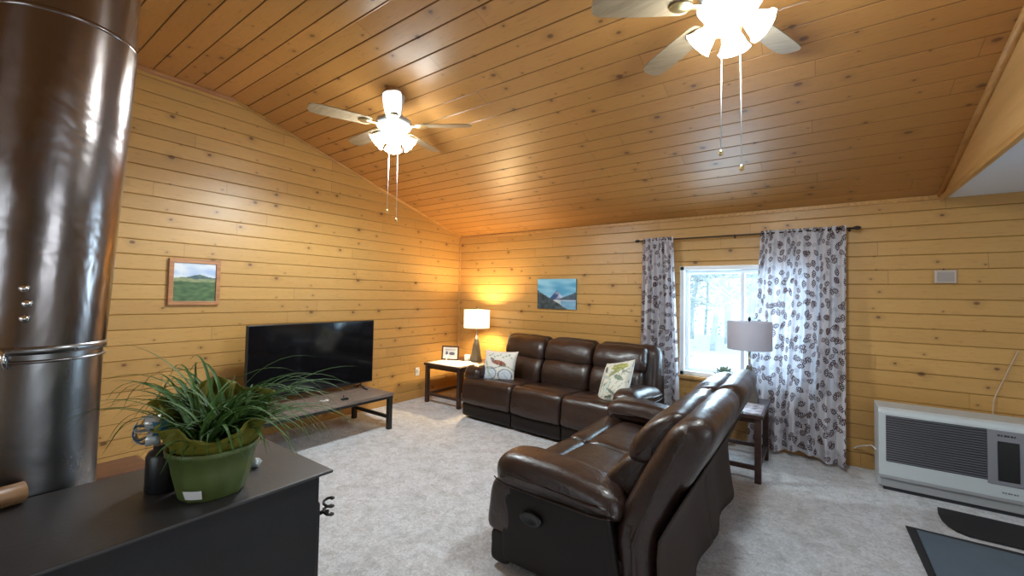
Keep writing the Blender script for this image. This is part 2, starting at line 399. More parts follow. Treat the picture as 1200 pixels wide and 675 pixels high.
# walls beyond the frame: right opening assumed, to let daylight in, front one added for fill
mr = M()
for (a, b, c, d) in ((YB, -5.2, 0, EAVE), (-3.2, 0, 0, EAVE), (-5.2, -3.2, 0, .9), (-5.2, -3.2, 2.1, EAVE)): mr.box(XE, XE+.12, a, b, c, d)
struct(mr.build('wall_right', 'white_wall', smooth=False))
mf = M()
for (a, b, c, d) in ((0, 2.2, 0, EAVE), (4.2, XE, 0, EAVE), (2.2, 4.2, 0, .9), (2.2, 4.2, 2.1, EAVE)): mf.box(a, b, YB-.12, YB, c, d)
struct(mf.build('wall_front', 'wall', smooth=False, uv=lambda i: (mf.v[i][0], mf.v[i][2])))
# floor
fl = M().box(0, XE, YB, 0, -.1, 0); struct(fl.build('floor', 'carpet', smooth=False))
# sloped board ceiling
cm = M(); cv = []; s_ = 0.; path = []
CP = .152
L1 = sqrt(YR**2+(ZR-EAVE)**2); L2 = YR-YR2; Ltot = 2*L1+L2
def cpt(s):
    if s <= L1: t = s/L1; return YR*t, EAVE+(ZR-EAVE)*t
    if s <= L1+L2: return YR-(s-L1), ZR
    t = (s-L1-L2)/L1; return YR2+(YB-YR2)*t, ZR+(EAVE-ZR)*t
rr = rows(0, Ltot, CP, (L1, L1+L2))
for s_, d in rr:
    y, z = cpt(s_); cm.v += [(0, y, z+d), (XG, y, z+d)]; cv += [s_, s_]
cm.f = [(2*i, 2*i+1, 2*i+3, 2*i+2) for i in range(len(rr)-1)]
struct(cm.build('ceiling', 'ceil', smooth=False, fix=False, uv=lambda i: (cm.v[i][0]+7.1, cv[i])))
# lower flat ceiling of the kitchen side and the gable panel above its edge
struct(M().box(XG+.03, XE, YB, 0, 2.405, 2.5).build('ceiling_flat', 'white_ceiling', smooth=False))
gp = M(); ys = [0, YR, YR2, YB]
for x in (XG, XG+.03): gp.v += [(x, y, 2.40) for y in ys]+[(x, y, ceil_z(y)+.01) for y in ys]
gp.f = [(i, i+1, i+5, i+4) for i in range(3)]+[(8+i, 12+i, 13+i, 9+i) for i in range(3)]+[(i, 8+i, 9+i, i+1) for i in range(3)]
struct(gp.build('wall_gable', 'plywood', smooth=False))
def trim(name, mat, pts, w, h):
    m = M(); m.tube(pts, 1., 4); m = M()
    for a, b in zip(pts[:-1], pts[1:]):
        m.tube([a, b], w, 10)
    return struct(m.build(name, mat, smooth=True))
trim('trim_1', 'pine_trim', [(XG-.012, 0, EAVE-.01), (XG-.012, YR, ZR-.01), (XG-.012, YR2, ZR-.01)], .024, 0)
struct(M().box(XG-.018, XG+.005, YB, 0, 2.385, 2.425).build('trim_2', 'pine_trim', smooth=False, bevel=.003))
struct(M().box(0, XG, -.018, 0, EAVE-.04, EAVE-.005).build('trim_3', 'pine_trim', smooth=False, bevel=.003))
trim('trim_4', 'pine_trim', [(.006, 0, EAVE-.006), (.006, YR+.02, ZR-.012)], .014, 0)
struct(M().box(0, .024, YR2, YR+.02, ZR-.035, ZR).build('trim_5', 'trim_red', smooth=False, bevel=.003))
struct(M().box(0, .02, -.02, 0, 0, EAVE).build('trim_6', 'pine_trim', smooth=False, bevel=.004))

# ------------------------------------------------------------------ window
w = bpy.data.objects.new('window_1', None); COL.objects.link(w); w['kind'] = 'structure'; w['label'] = 'white vinyl sliding window between the leaf print curtains'
D = .13
fr = M(); g = .045
fr.box(WX0, WX1, .0, D, WZ0, WZ0+g).box(WX0, WX1, .0, D, WZ1-g, WZ1).box(WX0, WX0+g, 0, D, WZ0, WZ1).box(WX1-g, WX1, 0, D, WZ0, WZ1)
fr.build('window_frame', 'white_vinyl', w, smooth=False, bevel=.004)
XM = 4.05
def sash(x0, x1, y):
    s = M(); g = .038; z0, z1 = WZ0+.045, WZ1-.045
    s.box(x0, x1, y, y+.03, z0, z0+g).box(x0, x1, y, y+.03, z1-g, z1).box(x0, x0+g, y, y+.03, z0+g, z1-g).box(x1-g, x1, y, y+.03, z0+g, z1-g)
    o = s.build('sash', 'white_vinyl', w, smooth=False, bevel=.003)
    M().box(x0+g, x1-g, y+.012, y+.017, z0+g, z1-g).build('pane', 'glass', o, smooth=False)
sash(WX0+.045, XM+.02, .07); sash(XM-.02, WX1-.045, .035)
sm = M(); sm.add([(XM+.02, .11, WZ0+.05), (WX1-.05, .11, WZ0+.05), (WX1-.05, .11, WZ1-.05), (XM+.02, .11, WZ1-.05)], [(0, 1, 2, 3)]); sm.build('insect_screen', 'screen_mesh', w, smooth=False, fix=False)
M().box(WX0-.03, WX1+.03, -.045, .01, WZ0-.035, WZ0).build('window_sill', 'pine_trim', w, smooth=False, bevel=.004)
# world outside
struct(M().box(-30, 40, .3, 70, -.55, -.35).build('ground_outside', 'snow', smooth=False))
def tree(x, y, h, lean, kind, seed):
    rnd = random.Random(seed)
    if kind: lab, nm, gr = 'snow dusted evergreen at the edge of the yard, seen through the window', 'spruce_tree', 'evergreens outside the window'
    else: lab, nm, gr = 'bare frosted tree beyond the snow, seen through the window', 'bare_tree', 'bare trees outside the window'
    t = thing(nm, lab, 'tree', (x, y, -.36), 0, gr); tr = M()
    pth = [(lean*z*z/h+.06*sin(z*1.3+seed), .05*cos(z), z) for z in [h*i/10 for i in range(11)]]
    tr.tube(pth, lambda q: (.06+.05*((seed*7) % 3)/2)*(1-q)**.8+.012, 8)
    if not kind:
        for i in range(60):
            q = rnd.uniform(.2, .97); k = int(q*10); b = Vector(pth[k]); a = rnd.uniform(0, 2*pi); L = rnd.uniform(.7, 2.4)*(1.15-q)
            d = Vector((cos(a), sin(a), rnd.uniform(.2, .9)))
            e = [b+d*L*j/4+Vector((0, 0, .1*j*j*rnd.uniform(-.3, .6)*.2)) for j in range(5)]; tr.tube(e, lambda q_: .035*(1-q_)+.006, 5)
            for _ in range(7):
                s0 = e[rnd.randint(1, 4)]; a2 = rnd.uniform(0, 2*pi); d2 = Vector((cos(a2), sin(a2), rnd.uniform(-.2, .8)))
                tr.tube([s0, s0+d2*L*.25, s0+d2*L*.45+Vector((0, 0, .05))], lambda q_: .014*(1-q_)+.004, 4)
    tr.build('trunk', 'bark', t)
    if kind:
        fo = M()
        for i in range(1500):
            q = rnd.random()**.8; z = .5+(h-.5)*q; rad = (1-q)*1.5+.08; a = rnd.uniform(0, 2*pi); rr_ = rad*sqrt(rnd.random())
            c = Vector((lean*z*z/h+rr_*cos(a), rr_*sin(a), z-rr_*.35)); d = Vector((cos(a), sin(a), -.35)).normalized()*rnd.uniform(.12, .3); p = Vector((-sin(a), cos(a), 0))*rnd.uniform(.03, .08)
            fo.add([c, c+d*.5+p, c+d, c+d*.5-p], [(0, 1, 2, 3)])
        fo.build('foliage', 'needles', t, fix=False)
rnd = random.Random(3)
for i in range(24):
    y = 9.5+(i*7 % 24)*.42; x = 4.69-(y+5)*.165+(i-12)*.42+rnd.uniform(-.2, .2)
    tree(x, y, rnd.uniform(6, 10), rnd.uniform(-.1, .25), i % 3 == 1, 20+i)

# ------------------------------------------------------------------ sofas
def nz(v, f, a, s=0.): return noise.noise(Vector((v[0]*f+s, v[1]*f+3.1*s, v[2]*f)))*a
def wr(seed, lean=0., amp=.006):
    def f(v):
        x, y, z = v; y2 = y+lean*max(0, z-.42)
        return (x+nz(v, 9, amp*.5, seed), y2+nz(v, 7, amp, seed+5), z+nz(v, 8, amp, seed+9))
    return f
FOOT = spline([(.0, .20), (.0, .34), (.015, .44), (.06, .485), (.13, .487), (.18, .455), (.185, .33), (.16, .2)], 4)
SEAT = spline([(.165, .30), (.165, .41), (.185, .462), (.26, .483), (.40, .472), (.55, .452), (.68, .44), (.70, .36), (.66, .28), (.4, .26)], 4)
LUMB = spline([(.575, .44), (.555, .50), (.553, .60), (.585, .695), (.63, .735), (.70, .745), (.735, .68), (.74, .5), (.70, .42)], 4)
HEAD = spline([(.625, .715), (.595, .77), (.597, .85), (.63, .925), (.685, .965), (.735, .96), (.765, .91), (.77, .8), (.74, .71)], 4)
SHELL = spline([(.76, .06), (.735, .3), (.715, .6), (.72, .84), (.735, .93), (.785, .985), (.85, .98), (.91, .92), (.93, .80), (.925, .6), (.925, .3), (.925, .06)], 4)
ARMP = spline([(.075, .47), (.05, .52), (.06, .575), (.11, .615), (.22, .628), (.45, .618), (.62, .592), (.72, .56), (.765, .50), (.73, .455), (.45, .455), (.2, .455)], 4)
def roundpoly(pts, r, n=6, m=6):
    out = []; L = len(pts)
    for i in range(L):
        p = Vector(pts[i]); a = (Vector(pts[i-1])-p).normalized(); b = (Vector(pts[(i+1) % L])-p).normalized()
        d = r/math.tan(a.angle(b)/2); c = p+(a+b).normalized()*(r/sin(a.angle(b)/2)); s0, s1 = p+a*d-c, p+b*d-c
        for j in range(n+1):
            v_ = s0.lerp(s1, j/n).normalized()*r; out.append(tuple(c+v_))
        e = Vector(pts[(i+1) % L]); q0 = p+b*d; a2 = (p-e).normalized(); b2 = (Vector(pts[(i+2) % L])-e).normalized(); q1 = e+a2*(r/math.tan(a2.angle(b2)/2))
        for j in range(1, m): out.append(tuple(q0.lerp(q1, j/m)))
    return out
ARMB = roundpoly([(.09, .05), (.09, .475), (.72, .475), (.80, .05)], .05)
def couch(name, label, loc, rz, spans, aw, lean, group=None):
    c = thing(name, label, 'sofa', loc, rz); x0, x1 = spans[0][0], spans[-1][1]; sd = abs(loc[0])
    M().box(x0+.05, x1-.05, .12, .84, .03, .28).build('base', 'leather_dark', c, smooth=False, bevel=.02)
    for i, (a, b) in enumerate(spans):
        first, last = i == 0, i == len(spans)-1
        ia, ib = (a+aw if first else a), (b-aw if last else b)
        fa, fb = (a+.015 if first else a+.003), (b-.015 if last else b-.003)
        M().loft(FOOT, fa, fb, .035, 14, .008, wr(sd+i)).build('footrest_pad', 'leather', c)
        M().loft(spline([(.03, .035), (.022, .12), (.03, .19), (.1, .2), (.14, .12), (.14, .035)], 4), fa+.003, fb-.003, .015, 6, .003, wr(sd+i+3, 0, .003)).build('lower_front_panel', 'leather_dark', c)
        M().loft(SEAT, ia+.004, ib-.004, .045, 14, .016, wr(sd+i+10)).build('seat_cushion', 'leather', c)
        ba, bb = (a+(.03 if lean > .2 else .05) if first else a), (b-(.03 if lean > .2 else .05) if last else b)
        sh = M().loft(SHELL, ba+.003, bb-.003, .085, 14, .006, wr(sd+i+20, lean)).build('back_shell', 'leather', c)
        M().loft(LUMB, ba+(.13 if first else .01), bb-(.13 if last else .01), .05, 14, .016, wr(sd+i+30, lean, .008)).build('back_cushion', 'leather', c)
        M().loft(HEAD, ba+(.11 if first else .01), bb-(.11 if last else .01), .055, 14, .014, wr(sd+i+40, lean, .009)).build('headrest_cushion', 'leather', c)
        sk = M()
        def flap(u, v, a=ba, b=bb):
            z = .66-.60*v; bow = .948+lean*max(0, z-.42)+.02*sin(u*9+i*2)*v+.045*v*v
            return (a+.01+(b-a-.02)*(u+(u-.5)*.05*v), bow+.012*v*sin(u*pi), z)
        sk.grid(14, 8, flap).build('back_flap', 'skirt', c, solid=.008, fix=False)
    for sgn, a, b in ((-1, x0, x0+aw), (1, x1-aw, x1)):
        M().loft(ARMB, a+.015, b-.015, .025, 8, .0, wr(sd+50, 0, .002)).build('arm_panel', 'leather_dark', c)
        ar = M().loft(ARMP, a-.012, b+.008, .07, 10, .012, wr(sd+60+a)).build('armrest', 'leather', c)
        xo = a-.013 if sgn < 0 else b+.009
        p = [(xo, y, z) for y, z in ((.06, .505), (.12, .478), (.3, .472), (.5, .470), (.65, .468), (.74, .478))]
        M().tube(spline(p, 4, False), .004, 6).build('piping', 'leather', ar)
    return c
SOFA = couch('sofa', 'dark brown leather three seat reclining sofa along the window wall', (2.23, -1.21, 0), R(-3.2), [(-1.11, -.33), (-.33, .33), (.33, 1.11)], .235, .12)
LOVE = couch('loveseat', 'dark brown leather reclining loveseat with its back to the heater', (3.17, -2.25, 0), R(-90), [(-.90, 0.), (0., .90)], .245, .50)
# recliner latch on the near side of the loveseat
lt = M().lathe([(.0, 0), (.05, 0), (.055, .008), (.045, .014), (.03, .006), (0, .004)], 24, T(.897, .30, .34) @ RY(R(90)) @ Matrix.Diagonal((.7, 1.25, 1, 1)))
lt.build('recliner_handle', 'black_plastic', LOVE)

# cushions
def pillow(name, label, loc, rot, w, h, colfn):
    n = 46; m = M(); uvs = []
    for sgn in (1, -1):
        for j in range(n+1):
            for i in range(n+1):
                u, v = i/n*2-1, j/n*2-1
                e = (1-abs(u)**2.6)*(1-abs(v)**2.6); pin = 1-.085*(1-abs(v)**2)*abs(u)**3; pin2 = 1-.085*(1-abs(u)**2)*abs(v)**3
                z = sgn*(.075*max(e, 0)**.55+.004*noise.noise(Vector((u*4, v*4, sgn*3)))*(1-abs(u))*(1-abs(v)))
                m.v.append((u*w/2*pin, v*h/2*pin2, z)); uvs.append((u, v))
        o = (0 if sgn > 0 else (n+1)**2)
        m.f += [(o+j*(n+1)+i, o+j*(n+1)+i+1, o+(j+1)*(n+1)+i+1, o+(j+1)*(n+1)+i) for j in range(n) for i in range(n)]
    o = m.build(name, 'print_cloth', cols=lambda i: colfn(*uvs[i]) if i < (n+1)**2 else (.7, .68, .62))
    o.location = loc; o.rotation_euler = rot; return tag(o, label, 'cushion')
def ell(u, v, cx, cy, rx, ry, a=0.):
    x, y = u-cx, v-cy; x, y = x*cos(a)+y*sin(a), -x*sin(a)+y*cos(a); return (x/rx)**2+(y/ry)**2
def mixc(a, b, t): return tuple(x+(y-x)*max(0, min(1, t)) for x, y in zip(a, b))
def pat1(u, v):
    c = (.74, .72, .66)
    for cx, cy, rr_ in ((-.45, -.55, .42), (.5, -.62, .40)):
        e = ell(u, v, cx, cy, rr_, rr_*.9)
        if e < 1: c = (.60, .66, .72)
        if .85 < e < 1.15: c = (.16, .2, .24)
        if .25 < e < .33 or ell(u, v, cx, cy, .04, .4, .7) < 1: c = (.4, .47, .53)
    e = ell(u, v, .05, .12, .46, .15, -.22)
    if e < 1: c = mixc((.22, .05, .035), (.38, .2, .12), noise.noise(Vector((u*7, v*7, 0)))+.4)
    if ell(u, v, -.35, .32, .18, .08, -.6) < 1: c = (.22, .2, .16)
    for k in range(9):
        if ell(u, v, -.6+.17*k, .58+.1*sin(k*2.1), .09, .035, k*1.1) < 1: c = (.25, .38, .22)
        if ell(u, v, -.75+.04*k, .15-.1*k, .07, .03, k*1.7) < 1: c = (.34, .36, .2)
    if abs(v+.16-.1*sin(u*4)) < .028: c = (.2, .26, .22)
    return c
def pat2(u, v):
    c = (.70, .70, .62)
    for k, (cx, cy, a, l, w_, cc) in enumerate(((.35, .6, .1, .5, .17, (.32, .33, .09)), (.25, .35, .5, .5, .1, (.28, .30, .10)), (.5, .05, -.3, .3, .1, (.16, .22, .16)), (-.5, .5, 2.2, .2, .1, (.1, .11, .1)),
            (-.55, -.2, 1.4, .45, .07, (.3, .34, .3)), (-.1, -.35, .9, .4, .09, (.42, .55, .5)), (.2, -.6, -.5, .4, .06, (.12, .15, .13)), (-.3, .1, -.2, .3, .06, (.35, .4, .36)), (.0, -.8, .1, .3, .06, (.1, .12, .1)))):
        e = ell(u, v, cx, cy, l, w_, a)
        if e < 1: c = cc
        if e < 1 and abs((u-cx)*-sin(a)+(v-cy)*cos(a)) < .018: c = tuple(x*1.7 for x in cc)
    if abs(noise.noise(Vector((u*3, v*3, 5)))) < .035: c = (.25, .28, .2)
    return c
pillow('throw_cushion', 'white square cushion with a red brown motif and blue circles, on the sofa', (1.50, -.86, .63), (R(66), 0, R(16)), .44, .40, pat1)
pillow('throw_cushion', 'white square cushion with green leaves, propped against the sofa back', (3.04, -.945, .655), (R(60), R(-14), R(-24)), .42, .46, pat2)

# ------------------------------------------------------------------ tables
def end_table(label, x0, x1, y0, y1, h, stretchy):
    t = thing('end_table', label, 'table', ((x0+x1)/2, (y0+y1)/2, 0)); a, b = (x1-x0)/2, (y1-y0)/2
    M().box(-a, a, -b, b, h-.032, h).build('tabletop', 'dark_wood', t, smooth=False, bevel=.004)
    M().box(-a+.03, a-.03, -b+.03, b-.03, h-.075, h-.03).build('apron', 'dark_wood', t, smooth=False, bevel=.003)
    for sx in (-1, 1):
        for sy in (-1, 1):
            M().box(sx*(a-.04)-.024, sx*(a-.04)+.024, sy*(b-.04)-.024, sy*(b-.04)+.024, 0, h-.03).build('leg', 'dark_wood', t, smooth=False, bevel=.003)
    M().box(-a+.05, a-.05, -b+.025, -b+.055, .10, .135).build('stretcher', 'dark_wood', t, smooth=False, bevel=.003)
    M().box(-a+.05, a-.05, b-.055, b-.025, .10, .135).build('stretcher', 'dark_wood', t, smooth=False, bevel=.003)
    for s_ in (-1, 1):
        M().box(s_*(a-.04)-.015, s_*(a-.04)+.015, -b+.05, b-.05, .10, .135).build('stretcher', 'dark_wood', t, smooth=False, bevel=.003)
    return t
end_table('dark wood end table in the corner, holding the lit lamp', .22, .90, -.93, -.14, .545, 0)
end_table('dark wood end table between the loveseat and the long curtain', 3.70, 4.33, -1.02, -.30, .56, 0)
# cloth runner on the corner table, paper mat on the other
M().grid(20, 10, lambda u, v: (.24+.60*u, -.90+.42*v-.0*u, .5475+.0015*sin(u*30)*sin(v*17))).build('table_runner', 'runner', fix=False, solid=.002)
tag(bpy.data.objects['table_runner'], 'white cloth runner on the corner end table', 'cloth')
pm = M().grid(12, 12, lambda u, v: (3.93+.38*u, -.98+.40*v, .5635+.002*sin(u*7+v*3))); pmv = pm.v
o = pm.build('magazine', 'art', fix=False, solid=.006, cols=lambda i: (.62, .62, .72) if noise.noise(Vector((pmv[i][0]*30, pmv[i][1]*30, 1))) > -.25 else (.16, .16, .22))
tag(o, 'pale printed magazine on the end table by the long curtain', 'magazine')

def table_lamp(label, x, y, z, lit):
    t = thing('table_lamp', label, 'lamp', (x, y, z))
    b = M(); a, c = .075, .024
    b.add([(-a, -a*.7, 0), (a, -a*.7, 0), (a, a*.7, 0), (-a, a*.7, 0), (-c, -c, .33), (c, -c, .33), (c, c, .33), (-c, c, .33)], [(0, 3, 2, 1), (4, 5, 6, 7), (0, 1, 5, 4), (1, 2, 6, 5), (2, 3, 7, 6), (3, 0, 4, 7)])
    b.build('lamp_base', 'lamp_base', t, smooth=False, bevel=.006)
    M().lathe([(.022, .33), (.022, .345), (.012, .35), (.012, .47), (.018, .475), (.018, .52)], 20).build('lamp_neck', 'chrome', t)
    sh = M(); r, z0, z1 = .186, .485, .745
    sh.lathe([(r, z0), (r, z1), (r-.004, z1), (r-.004, z0), (r, z0)], 48, cap=False); so = sh.build('lamp_shade', 'shade' if lit else 'shade_off', t)
    M().tube([(-.185, 0, .73), (.185, 0, .73)], .002, 6).tube([(0, -.185, .73), (0, .185, .73)], .002, 6).tube([(.0, 0, .6), (0, 0, .75)], .003, 6).build('shade_spider', 'chrome', so)
    M().lathe([(.004, .745), (.012, .755), (.014, .768), (.008, .785), (0, .79)], 16).build('finial', 'black_metal', t)
    M().lathe([(0, .665), (.02, .66), (.032, .635), (.03, .6), (.018, .57), (.014, .52)], 20, cap=False).build('bulb', 'warm_bulb' if lit else 'ceramic', t)
    return t
table_lamp('lit table lamp with a white drum shade on the corner end table', .69, -.36, .545, True)
table_lamp('unlit table lamp with a grey drum shade in front of the window', 4.175, -.52, .56, False)

def picture(name, label, cat, corner, uax, vax, w, h, fn, fwid, depth, fmat, matte=0., nu=60):
    """flat art with a frame; corner is the lower left of the outside, uax/vax unit vectors"""
    u_, v_ = Vector(uax), Vector(vax); n_ = u_.cross(v_); t = thing(name, label, cat, corner); g = M()
    iw, ih = w-2*fwid, h-2*fwid
    o0 = u_*fwid+v_*fwid+n_*(depth*.6 if fwid else depth); nv = int(nu*ih/iw); uvs = [(i/nu, j/nv) for j in range(nv+1) for i in range(nu+1)]
    g.grid(nu, nv, lambda a, b: o0+u_*iw*a+v_*ih*b)
    g.build('picture_surface', 'art', t, fix=False, smooth=False, cols=lambda i: fn(*uvs[i]))
    f = M(); MM = Matrix(((u_.x, v_.x, n_.x, 0), (u_.y, v_.y, n_.y, 0), (u_.z, v_.z, n_.z, 0), (0, 0, 0, 1)))
    if fwid:
        f.box(0, w, 0, fwid, 0, depth, MM).box(0, w, h-fwid, h, 0, depth, MM).box(0, fwid, fwid, h-fwid, 0, depth, MM).box(w-fwid, w, fwid, h-fwid, 0, depth, MM)
        f.box(fwid*.5, w-fwid*.5, fwid*.5, h-fwid*.5, 0, depth*.45, MM); f.build('picture_frame', fmat, t, smooth=False, bevel=.003)
    else:
        f.box(0, w, 0, h, 0, depth-.001, MM).build('canvas_edge', fmat, t, smooth=False, bevel=.002)
    return t
def nn(a, b, s=0.): return noise.noise(Vector((a, b, s)))
def art_field(u, v):
    hz = .60+.03*nn(u*3, 0)
    if v > hz+.10*math.exp(-((u-.55)/.22)**2)+.05*max(0, u-.3):
        return mixc((.38, .5, .72), (.72, .76, .8), .5+nn(u*3, v*6)*1.1+(.3 if u < .2 else 0))
    if v > hz: return mixc((.05, .09, .13), (.1, .16, .12), .5+nn(u*9, v*9))
    if v > hz-.09: return mixc((.2, .24, .11), (.3, .32, .16), .5+nn(u*8, v*20))
    return mixc((.035, .085, .03), (.10, .17, .06), .5+nn(u*6, v*14)*.9)
def art_lake(u, v):
    sky = mixc((.07, .32, .55), (.25, .55, .72), .5+nn(u*2.5, v*6)*1.3)
    c = sky
    pk = .36+.26*max(0, 1-abs(u-.52)/.18)
    if v < pk: c = mixc((.03, .07, .2), (.5, .55, .7), (u-.5)*7+nn(u*9, v*9)*.8)
    if v < .40+.05*nn(u*4, 2): c = mixc((.12, .3, .48), (.25, .45, .6), .5+nn(u*4, v*8)) if v < .28 else c
    if v < .31 and .3 < u < .62: c = mixc((.3, .42, .46), (.65, .72, .74), 1-abs(u-.47)*5)
    if v < .62-1.05*u*.75+.03*nn(u*12, v*3) or (v < .2-.25*(u-.0) and u < .6): c = mixc((.01, .02, .03), (.06, .09, .1), .5+nn(u*10, v*10))
    if .30+.0*u < v < .30+(u-.5)*.5+.03*nn(u*9, 3): c = mixc((.02, .04, .07), (.08, .12, .16), .5+nn(u*9, v*9))
    return c
picture('framed_painting', 'brown framed painting of a green field under a pale sky', 'painting', (.0, -3.79, 1.365), (0, 1, 0), (0, 0, 1), .40, .42, art_field, .036, .03, 'trim_red')
picture('canvas_painting', 'small unframed canvas of a blue mountain lake above the sofa', 'painting', (1.51, -.0, 1.335), (1, 0, 0), (0, 0, 1), .60, .41, art_lake, 0, .025, MAT.setdefault('canvas_blue', plain('canvas_edge_blue', (.12, .3, .4), .8)))
def art_photo(u, v):
    if not (.13 < u < .87 and .15 < v < .85): return (.72, .68, .66)
    if v > .7: return (.35, .38, .45)
    if ell(u, v, .62, .45, .2, .14) < 1 or ell(u, v, .26, .48, .08, .16) < 1: return (.08, .09, .15)
    return (.5, .54, .6)
pf = picture('photo_frame', 'small dark framed photo standing on the corner end table', 'photo frame', (.235, -.60, .5505), (cos(R(24)), sin(R(24)), 0), (-sin(R(24))*-.12*-1, cos(R(24))*.12, .993), .26, .205, art_photo, .02, .012, 'dark_wood', nu=40)
M().lathe([(0, 0), (.036, 0), (.04, .01), (.041, .085), (.037, .09), (.035, .085), (.034, .02), (0, .015)], 28, T(.565, -.41, .545)).build('candle_jar', 'ceramic')
tag(bpy.data.objects['candle_jar'], 'white candle jar between the photo frame and the lit lamp', 'candle')
M().lathe([(0, 0), (.028, 0), (.03, .004), (.006, .01), (.005, .04), (.024, .06), (.026, .095), (.022, .098), (.02, .065), (0, .055)], 24, T(.43, -.70, .5500)).build('glass_ornament', 'ceramic')
tag(bpy.data.objects['glass_ornament'], 'small pale goblet in front of the photo frame', 'ornament')
M().box(-.035, .035, -.02, .02, 0, .022, T(.72, -.56, .5500) @ RZ(.3)).build('small_box', 'ceramic', smooth=False, bevel=.004)
tag(bpy.data.objects['small_box'], 'tiny white box at the foot of the lit lamp', 'box')
# plant in the window
t = thing('houseplant', 'small dusty green plant behind the loveseat at the window', 'plant', (3.93, -.34, .56))
M().lathe([(0, 0), (.05, 0), (.068, .1), (.072, .105), (.06, .1), (0, .09)], 24).build('plant_pot', 'ceramic', t)
fo = M(); rp = random.Random(5)
for i in range(220):
    a, e = rp.uniform(0, 2*pi), rp.uniform(-.1, 1.4); d = Vector((cos(a)*cos(e), sin(a)*cos(e), sin(e))); c = Vector((0, 0, .15))+d*rp.uniform(.02, .105); s_ = d.cross(Vector((0, 0, 1))).normalized()*.012
    fo.add([c, c+d*.02+s_, c+d*.045, c+d*.02-s_], [(0, 1, 2, 3)])
MAT['dusty'] = leafmat('dusty_green_leaf', (.14, .18, .12), (.24, .27, .2), .3); fo.build('leaves', 'dusty', t, fix=False)

# ------------------------------------------------------------------ television and its console
t = thing('television_console', 'low console with a grey wood top and black metal legs under the television', 'tv stand', (.50, -2.72, 0))
hx, hy, H = .355, .77, .40
M().box(-hx, hx, -hy, hy, H-.032, H).build('console_top', 'grey_wood', t, smooth=False, bevel=.004)
M().box(-hx+.01, hx-.01, -hy+.01, -hy+.04, H-.065, H-.03).box(-hx+.01, hx-.01, hy-.04, hy-.01, H-.065, H-.03).box(hx-.04, hx-.01, -hy, hy, H-.06, H-.03).box(-hx+.01, -hx+.04, -hy, hy, H-.06, H-.03).build('metal_frame', 'black_metal', t, smooth=False)
for sx in (-1, 1):
    for sy in (-1, 1):
        M().box(sx*(hx-.03)-.024, sx*(hx-.03)+.024, sy*(hy-.03)-.024, sy*(hy-.03)+.024, 0, H-.03).build('leg', 'black_metal', t, smooth=False, bevel=.003)
for sy in (-1, 1): M().box(-hx+.03, hx-.03, sy*(hy-.03)-.012, sy*(hy-.03)+.012, .115, .15).build('stretcher', 'black_metal', t, smooth=False)
tv = thing('television', 'large black flat screen television on the low console', 'tv', (.40, -2.60, .40))
M().box(-.03, .012, -.69, .69, .062, .782).build('casing', 'black_plastic', tv, smooth=False, bevel=.006)
M().box(.0125, .0145, -.678, .678, .078, .772).build('screen', 'screen', tv, smooth=False)
M().box(-.075, -.03, -.42, .42, .12, .5).build('rear_housing', 'black_plastic', tv, smooth=False, bevel=.02)
for sy in (-.54, .54):
    f = M(); f.tube([(-.0, sy, .075), (.0, sy, .045), (.06, sy+.0, .012), (.13, sy, .006)], .008, 8).tube([(0, sy, .05), (-.07, sy, .012), (-.13, sy, .006)], .008, 8); f.build('foot', 'black_metal', tv)
o = M().box(-.022, .022, -.03, .03, 0, .018, T(.74, -2.48, .4)).lathe([(.004, 0), (.004, .02)], 8, T(.70, -2.47, .418)).build('streaming_box', 'black_plastic', smooth=False, bevel=.004); tag(o, 'small black box on the console in front of the television', 'media box')
o = M().tube(spline([(.62, -2.68, .407), (.65, -2.66, .407), (.66, -2.62, .407), (.63, -2.60, .407), (.61, -2.62, .407)], 5, False), .006, 8).build('cable_coil', 'cream'); tag(o, 'pale loop of cable on the console beside the small black box', 'cable')

# ------------------------------------------------------------------ outlet and thermostat
t = thing('wall_outlet', 'white wall outlet with a plug, left of the corner end table', 'outlet', (0.001, -.85, .385))
M().box(0, .007, -.036, .036, -.058, .058).build('cover_plate', 'cream', t, smooth=False, bevel=.003)
M().box(.007, .03, -.02, .02, .0, .035).build('plug', 'cream', t, smooth=False, bevel=.004)
M().box(.006, .010, -.017, .017, -.042, -.012).build('socket', 'ceramic', t, smooth=False, bevel=.002)
t = thing('thermostat', 'beige wall thermostat plate right of the curtain', 'thermostat', (5.57, -.001, 1.735))
M().box(-.068, .068, -.022, 0, -.056, .056).build('housing', MAT.setdefault('beige', plain('beige_plastic', (.48, .39, .31), .4)), t, smooth=False, bevel=.005)
M().box(-.05, .05, -.025, -.022, -.042, .038).build('display', MAT.setdefault('disp', plain('thermostat_face', (.33, .28, .25), .4)), t, smooth=False, bevel=.001)
M().tube([(-.01, -.012, .056), (-.008, -.012, .068)], .006, 8).build('screw', 'black_plastic', t)

